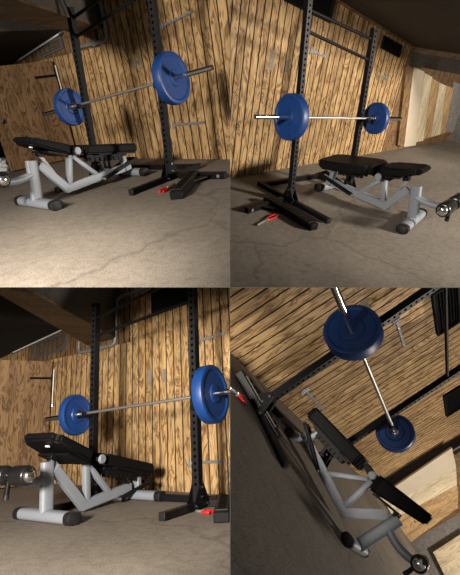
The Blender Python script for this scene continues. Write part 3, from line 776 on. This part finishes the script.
def skew_beam(k, zb, a, b, c, d, zt):
    """old beam running from the wall towards the viewer: timber soffit, concrete cheeks"""
    A, B = onwall(k, *a), onwall(k, *b); C_, D_ = onfloor(k, *c, zb), onfloor(k, *d, zb)
    A.z = B.z = zb
    C2 = A + (C_ - A) * 1.1; D2 = B + (D_ - B) * 1.1
    mb = MB(); up = V((0, 0, zt - zb - .02)); e = V((0, 0, .02))
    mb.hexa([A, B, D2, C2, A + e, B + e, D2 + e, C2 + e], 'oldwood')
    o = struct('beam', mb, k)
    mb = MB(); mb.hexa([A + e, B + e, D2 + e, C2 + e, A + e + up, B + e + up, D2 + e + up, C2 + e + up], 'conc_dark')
    struct('beam', mb, k)
# ---------------------------------------------------------------- upper left bay: structure
k = 'TL'; G = SOL[k]['G']; xc = G['xc']
slab('floor', k, (-4.6, -6.5, -.05), (2.8, .05, 0), 'floor')
grooved_wall('wall_back', k, -4.0, 1.4, 0, 2.35, .118, patches=((-.76, -.70, 1.03, 1.17), (-.64, -.59, 1.03, 1.14)))
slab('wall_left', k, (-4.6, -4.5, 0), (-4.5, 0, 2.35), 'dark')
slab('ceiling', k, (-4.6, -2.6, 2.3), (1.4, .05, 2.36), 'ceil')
skew_beam(k, 1.5, (82, 38), (103, 26), (0, 17), (16, 0), 2.28)
grooved_wall('trim_1', k, xc - .75, -1.3, 1.33, 2.2, .118, y=-.012, thick=.012, m='trimwood')  # brown upper boards; part of their darkness is shading put into the colour
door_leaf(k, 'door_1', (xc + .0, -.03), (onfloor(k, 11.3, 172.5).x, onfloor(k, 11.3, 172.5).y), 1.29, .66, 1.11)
def soffit(k, a, b):
    """low dark ceiling of the recess beyond the door"""
    A, B = onwall(k, *a), onwall(k, *b); d = V((0, -3.0, 0)); e = V((0, 0, .8))
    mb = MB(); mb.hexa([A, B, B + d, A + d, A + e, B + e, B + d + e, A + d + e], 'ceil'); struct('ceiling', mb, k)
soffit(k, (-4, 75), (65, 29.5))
# ---------------------------------------------------------------- upper right bay: structure
k = 'TR'
slab('floor', k, (-2.6, -7.5, -.05), (6.4, .6, 0), 'floor')
grooved_wall('wall_back', k, -1.8, 2.66, 0, 2.56, .11, slope=-.222, patches=((-.20, -.13, 1.22, 1.42), (.07, .12, 1.2, 1.33)))
mb = MB(); ce = lambda x: 2.155 - .222 * x
mb.hexa([V((-1.8, -2.6, ce(-1.8))), V((2.8, -2.6, ce(2.8))), V((2.8, .05, ce(2.8))), V((-1.8, .05, ce(-1.8))), V((-1.8, -2.6, ce(-1.8) + .06)), V((2.8, -2.6, ce(2.8) + .06)), V((2.8, .05, ce(2.8) + .06)), V((-1.8, .05, ce(-1.8) + .06))], 'ceil')
struct('ceiling', mb, k)
mb = MB(); mb.beam((-1.6, -.03, ce(-1.6) - .015), (2.7, -.03, ce(2.7) - .015), .03, .022, 'trimwood'); struct('trim_1', mb, k)
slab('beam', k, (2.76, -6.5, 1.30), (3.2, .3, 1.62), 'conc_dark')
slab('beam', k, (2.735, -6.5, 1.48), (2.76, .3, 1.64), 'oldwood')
slab('ceiling', k, (2.7, -6.5, 1.62), (6.4, .6, 1.68), 'ceil')
slab('wall_back', k, (2.66, 0., 0), (6.2, .06, 1.62), 'trimwood')
slab('wall_right', k, (4.95, -6.5, 0), (5.05, .0, 1.62), 'conc')
mb = wallboard(k, [(453.5, 82), (486, 90), (478, 129), (445.5, 133)], 'conc', -.02); struct('wall_end', mb, k)
# ---------------------------------------------------------------- lower left bay: structure
k = 'BL'; G = SOL[k]['G']; xc = G['xc']
slab('floor', k, (-4.8, -5.5, -.05), (3.2, .05, 0), 'floor')
grooved_wall('wall_back', k, -4.2, 1.4, 0, 2.6, .112, patches=((-.71, -.64, 1.06, 1.24), (-.46, -.41, 1.08, 1.22)))
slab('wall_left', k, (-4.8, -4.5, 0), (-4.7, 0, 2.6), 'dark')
slab('ceiling', k, (-4.8, -4.5, 2.55), (1.4, .05, 2.6), 'ceil')
skew_beam(k, 1.68, (88, 341), (117, 327), (0, 295), (26, 289), 2.53)
grooved_wall('trim_1', k, xc - .75, -1.0, 1.6, 2.5, .112, y=-.012, thick=.012, m='trimwood')  # brown upper course, colour also carries the shading under the beam
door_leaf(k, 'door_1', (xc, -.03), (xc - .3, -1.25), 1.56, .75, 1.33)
soffit(k, (-6, 361.5), (66.5, 327))
# ---------------------------------------------------------------- tilted lower right bay: structure
k = 'BR'
slab('floor', k, (-3.4, -4.5, -.05), (9.5, .05, 0), 'floor')
grooved_wall('wall_back', k, -2.2, 6.2, 0, 2.2, .125, patches=((-.05, .18, .86, 1.0),))
p0 = onfloor(k, 380, 500); p1 = onfloor(k, 411, 542); dd = (p1 - p0).normalized()
mb = MB(); q1 = p0 + dd * 3.2; bk = V((-dd.y, dd.x, 0)) * .06
mb.hexa([p0, q1, q1 + bk, p0 + bk, p0 + V((0, 0, 2.6)), q1 + V((0, 0, 2.6)), q1 + bk + V((0, 0, 2.6)), p0 + bk + V((0, 0, 2.6))], 'trimwood')
struct('wall_right', mb, k)
mb = MB(); e0 = p1; e1 = p1 + V((.4, -3.5, 0))
mb.hexa([e0, e1, e1 + V((.1, 0, 0)), e0 + V((.1, 0, 0)), e0 + V((0, 0, 2.6)), e1 + V((0, 0, 2.6)), e1 + V((.1, 0, 2.6)), e0 + V((.1, 0, 2.6))], 'conc')
struct('wall_end', mb, k)
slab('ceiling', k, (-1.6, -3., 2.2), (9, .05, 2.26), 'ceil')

# ---------------------------------------------------------------- racks, barbells, benches
HEIGHT = {'TL': (1.583, 1.95), 'TR': (2.1, 1.755), 'BL': (1.814, 2.1), 'BR': (1.75, 1.6)}
PULL = {'TL': ((1.49, 1.72), (1.335, 1.55)), 'TR': ((1.85, 1.65), (1.68, 1.455)), 'BL': ((1.665, 1.885), (1.495, 1.635)), 'BR': ((1.31, 1.18), (1.52, 1.37))}
VW = {'TL': 'upper left view', 'TR': 'upper right view', 'BL': 'lower left view', 'BR': 'tilted lower right view'}
RACK = {'TL': 'black squat rack beside the corner plywood door, bench left of it, ', 'TR': 'black squat rack left of the silver bench, both uprights standing free, ',
        'BL': 'black squat rack behind the bench, right upright cut by the top edge, ', 'BR': 'black squat rack with uprights slanting up to the right, '}
BARS = {'TL': 'steel barbell with its bare sleeve end pointing up to the right, ', 'TR': 'level steel barbell with its bare sleeve end pointing left, ',
        'BL': 'steel barbell with its right end cut by the picture edge, ', 'BR': 'steel barbell running steeply from the top edge down, '}
BENCH = {'TL': 'silver bench with black pads, small and roller at the left edge, ', 'TR': 'silver bench with black pads, rollers pointing right, ',
         'BL': 'silver bench with raised black seat towards us, black roller at left edge, ', 'BR': 'silver bench with black pads, leaning diagonally, '}
PLAB = {'TL': ('blue plate on the far left bar end near the door, ', 'large blue plate on the near right bar end, '),
        'TR': ('large blue plate on the near left bar end, ', 'smaller blue plate on the far right bar end, '),
        'BL': ('blue plate on the far left bar end above the bench, ', 'large blue plate at the right edge on the near bar end, '),
        'BR': ('large blue plate near the top of the steep bar, ', 'smaller blue plate at the lower end of the steep bar, ')}
for k in SOL:
    w = VW[k]
    T = make_rack(k, RACK[k] + w, SC[k], HEIGHT[k]); top_bars(T, k, PULL[k], .018 * SC[k])
    make_barbell(k, BARS[k] + w, tuple(q + w for q in PLAB[k]))
    make_bench(k, BENCH[k] + w)

# ---------------------------------------------------------------- spotter arms and pliers
k = 'TL'
make_spotter(k, 'black spotter arm lying on the concrete beside the rack foot, ' + VW[k], (onfloor(k, 170.2, 199.4) + onfloor(k, 183.8, 199.9)) / 2, onfloor(k, 195, 178), .105, .068, (onfloor(k, 180, 178), onfloor(k, 226, 178.5)))
make_tool(k, 'small red handled pliers lying beside the spotter arm, ' + VW[k], onfloor(k, 175, 185), onfloor(k, 161.5, 193), .012)
k = 'TR'
make_spotter(k, 'black spotter arm lying on the concrete beside the rack foot, ' + VW[k], (onfloor(k, 309.9, 232) + onfloor(k, 317.9, 228.9)) / 2, onfloor(k, 266, 202), .10, .068, (onfloor(k, 282, 202), onfloor(k, 246, 213)))
make_tool(k, 'small red handled pliers lying beside the spotter arm, ' + VW[k], onfloor(k, 257, 226), onfloor(k, 276, 216), .011)
k = 'BL'
make_spotter(k, 'black spotter arm lying on the concrete beside the rack foot, ' + VW[k], (onfloor(k, 213.3, 523) + onfloor(k, 230.2, 523.4)) / 2, onfloor(k, 225, 504), .105, .068, (onfloor(k, 208, 506.5), onfloor(k, 236, 506)), gusset=False)
make_tool(k, 'small red handled pliers lying beside the spotter arm, ' + VW[k], onfloor(k, 196, 513), onfloor(k, 211, 514), .013)
k = 'BR'
make_spotter(k, 'black spotter arm lying on the concrete beside the rack foot, ' + VW[k], onfloor(k, 273, 441), onfloor(k, 236, 375), .085, .055, None)
make_tool(k, 'small red handled pliers lying beside the spotter arm, ' + VW[k], onfloor(k, 228, 389), onfloor(k, 243, 401), .011)

# ---------------------------------------------------------------- hinges, pipes, vents
k = 'TL'; W = lambda u, v, y=0.: onwall(k, u, v, y)
strap_hinge(k, 'grey strap hinge high on the plywood above bar height, ' + VW[k], W(163, 26), W(192, 12)); strap_hinge(k, 'grey strap hinge low on the plywood right of the upright, ' + VW[k], W(175, 125), W(205, 122))
conduit(k, 'grey conduit pipe bent around the ceiling beam, ' + VW[k], [(-1.74, -.03, 1.37), (-1.08, -.03, 1.37), (-1.08, -.03, 2.2)], .022, [(-1.35, -.03, 1.37)])
vent(k, 'grey slatted vent above the door corner, ' + VW[k], (42, 58), (65, 48), (42, 46), 'louvre')
rod(k, 'thin pale tube along the top of the slatted vent, ' + VW[k], W(18, 60.5, -.05), W(61, 32.5, -.05))

k = 'BL'
strap_hinge(k, 'grey strap hinge high on the plywood above bar height, ' + VW[k], W(199, 341), W(226, 333)); strap_hinge(k, 'grey strap hinge low on the plywood right of the upright, ' + VW[k], W(191, 463), W(226, 461))
conduit(k, 'grey conduit pipe bent around the ceiling beam, ' + VW[k], [(-2.0, -.03, 1.75), (-2.0, -.03, 1.6), (-1.24, -.03, 1.6), (-1.24, -.03, 2.18), (-.6, -.03, 2.18)], .022, [(-1.55, -.03, 1.6)])
vent(k, 'grey slatted vent above the door corner, ' + VW[k], (35, 359), (67, 349), (35, 344), 'louvre')
rod(k, 'thin pale tube along the top of the slatted vent, ' + VW[k], W(12, 353, -.05), W(66, 328, -.05))
vent(k, 'dark vent high on the wall behind the pull-up bars, ' + VW[k], (153, 313), (190, 303), (153, 280))
k = 'TR'; W = lambda u, v, y=0.: onwall(k, u, v, y)
strap_hinge(k, 'grey strap hinge high on the plywood above bar height, ' + VW[k], W(311, 50.5), W(326, 57)); strap_hinge(k, 'grey strap hinge right of the far upright, ' + VW[k], W(386, 77), W(376, 74.5))
vent(k, 'dark vent high on the wall behind the pull-up bars, ' + VW[k], (284, 1), (329, 23), (284, -30))
vent(k, 'dark vent right of the far upright under the ceiling, ' + VW[k], (380, 48), (398, 57.5), (380, 35))
k = 'BR'; W = lambda u, v, y=0.: onwall(k, u, v, y)
strap_hinge(k, 'grey strap hinge just above the bench backrest, ' + VW[k], W(305, 390), W(324, 410)); strap_hinge(k, 'grey strap hinge between plate and top vent, ' + VW[k], W(396, 320), W(404, 346))
louvre(k, 'dark vent at the top edge behind the pull-up bar, ' + VW[k], W(432, 292).x, W(447, 322).x + .1, 1.5, 1.75, 'dark')
louvre(k, 'dark vent at the right edge below the far upright, ' + VW[k], 3.0, 3.9, 1.48, 1.8, 'dark')

crumpled_bag('TL', 'crumpled white plastic bag on the floor at the left edge', onfloor('TL', 1, 173), .16, .22)
# ---------------------------------------------------------------- boards at the far right
def board(k, name, label, cat, px, m, group='boards along the wall', front=-.03):
    mb = wallboard(k, px, m, front)
    P = sum((onwall(k, u, v, 0) for u, v in px[2:]), V()) / 2
    tag(finish(name, mb, k, P), label, cat, group)
k = 'TR'
slab_post = wallboard(k, [(406.7, 65.5), (413.8, 67), (403.6, 147), (398, 145.4)], 'trimwood', -.05); struct('trim_2', slab_post, k)
board(k, 'hardboard_sheet', 'pale grey hardboard sheet next to the brown post, upper right view', 'board', [(413.8, 67), (424.4, 71.7), (415.8, 145.4), (404, 147)], 'pale_grey')
board(k, 'plywood_sheet', 'pale plywood sheet right of the grey hardboard sheet, upper right view', 'board', [(424.6, 73), (432.4, 77), (423.4, 140.7), (416, 142.2)], 'pale')
board(k, 'wooden_board', 'orange brown board right of the pale plywood sheet, upper right view', 'board', [(432.6, 78.5), (439.4, 82.5), (430.4, 137.5), (423.8, 139)], 'orange')
board(k, 'wooden_board', 'light tan board between two orange brown boards, upper right view', 'board', [(439.6, 82.7), (446.5, 85.8), (440.4, 134.4), (430.8, 137.3)], 'pale')
board(k, 'wooden_board', 'orange brown board nearest the grey concrete wall, upper right view', 'board', [(446.7, 85.8), (453.5, 88), (445.2, 132.8), (440.8, 134.3)], 'orange')
k = 'BR'
fl = [(380, 497), (388, 508), (394, 519), (400, 530), (411, 542)]; tp = [(452, 448), (456, 466), (457, 485), (458, 490), (458, 508)]
for i, m in enumerate(('pale_grey', 'pale', 'orange', 'orange')):
    off = bk * .0 - bk.normalized() * .03
    P = [onplane(k, *fl[i], p0 + off, dd), onplane(k, *fl[i + 1], p0 + off, dd), onplane(k, *tp[i + 1], p0 + off, dd), onplane(k, *tp[i], p0 + off, dd)]
    mb = MB(); mb.prism(P, bk.normalized() * .029, m)
    tag(finish(('hardboard_sheet', 'plywood_sheet', 'wooden_board', 'wooden_board')[i], mb, k, (P[0] + P[1]) / 2), ('pale grey hardboard sheet next to the dark post, ', 'pale plywood sheet below the grey hardboard sheet, ', 'thin orange brown board below the pale plywood sheet, ', 'wide orange brown board nearest the concrete, ')[i] + VW[k], 'board', 'boards along the wall')

P = [onplane(k, u, v, e0 + V((-.08, 0, 0)), (e1 - e0).normalized()) for u, v in ((433, 552), (464, 532), (464, 582), (448, 582))]
mb = MB(); mb.prism(P, (.035, 0, 0), 'pale')
tag(finish('wooden_board', mb, k, P[0]), 'light wooden board in the bottom right corner, ' + VW[k], 'board')
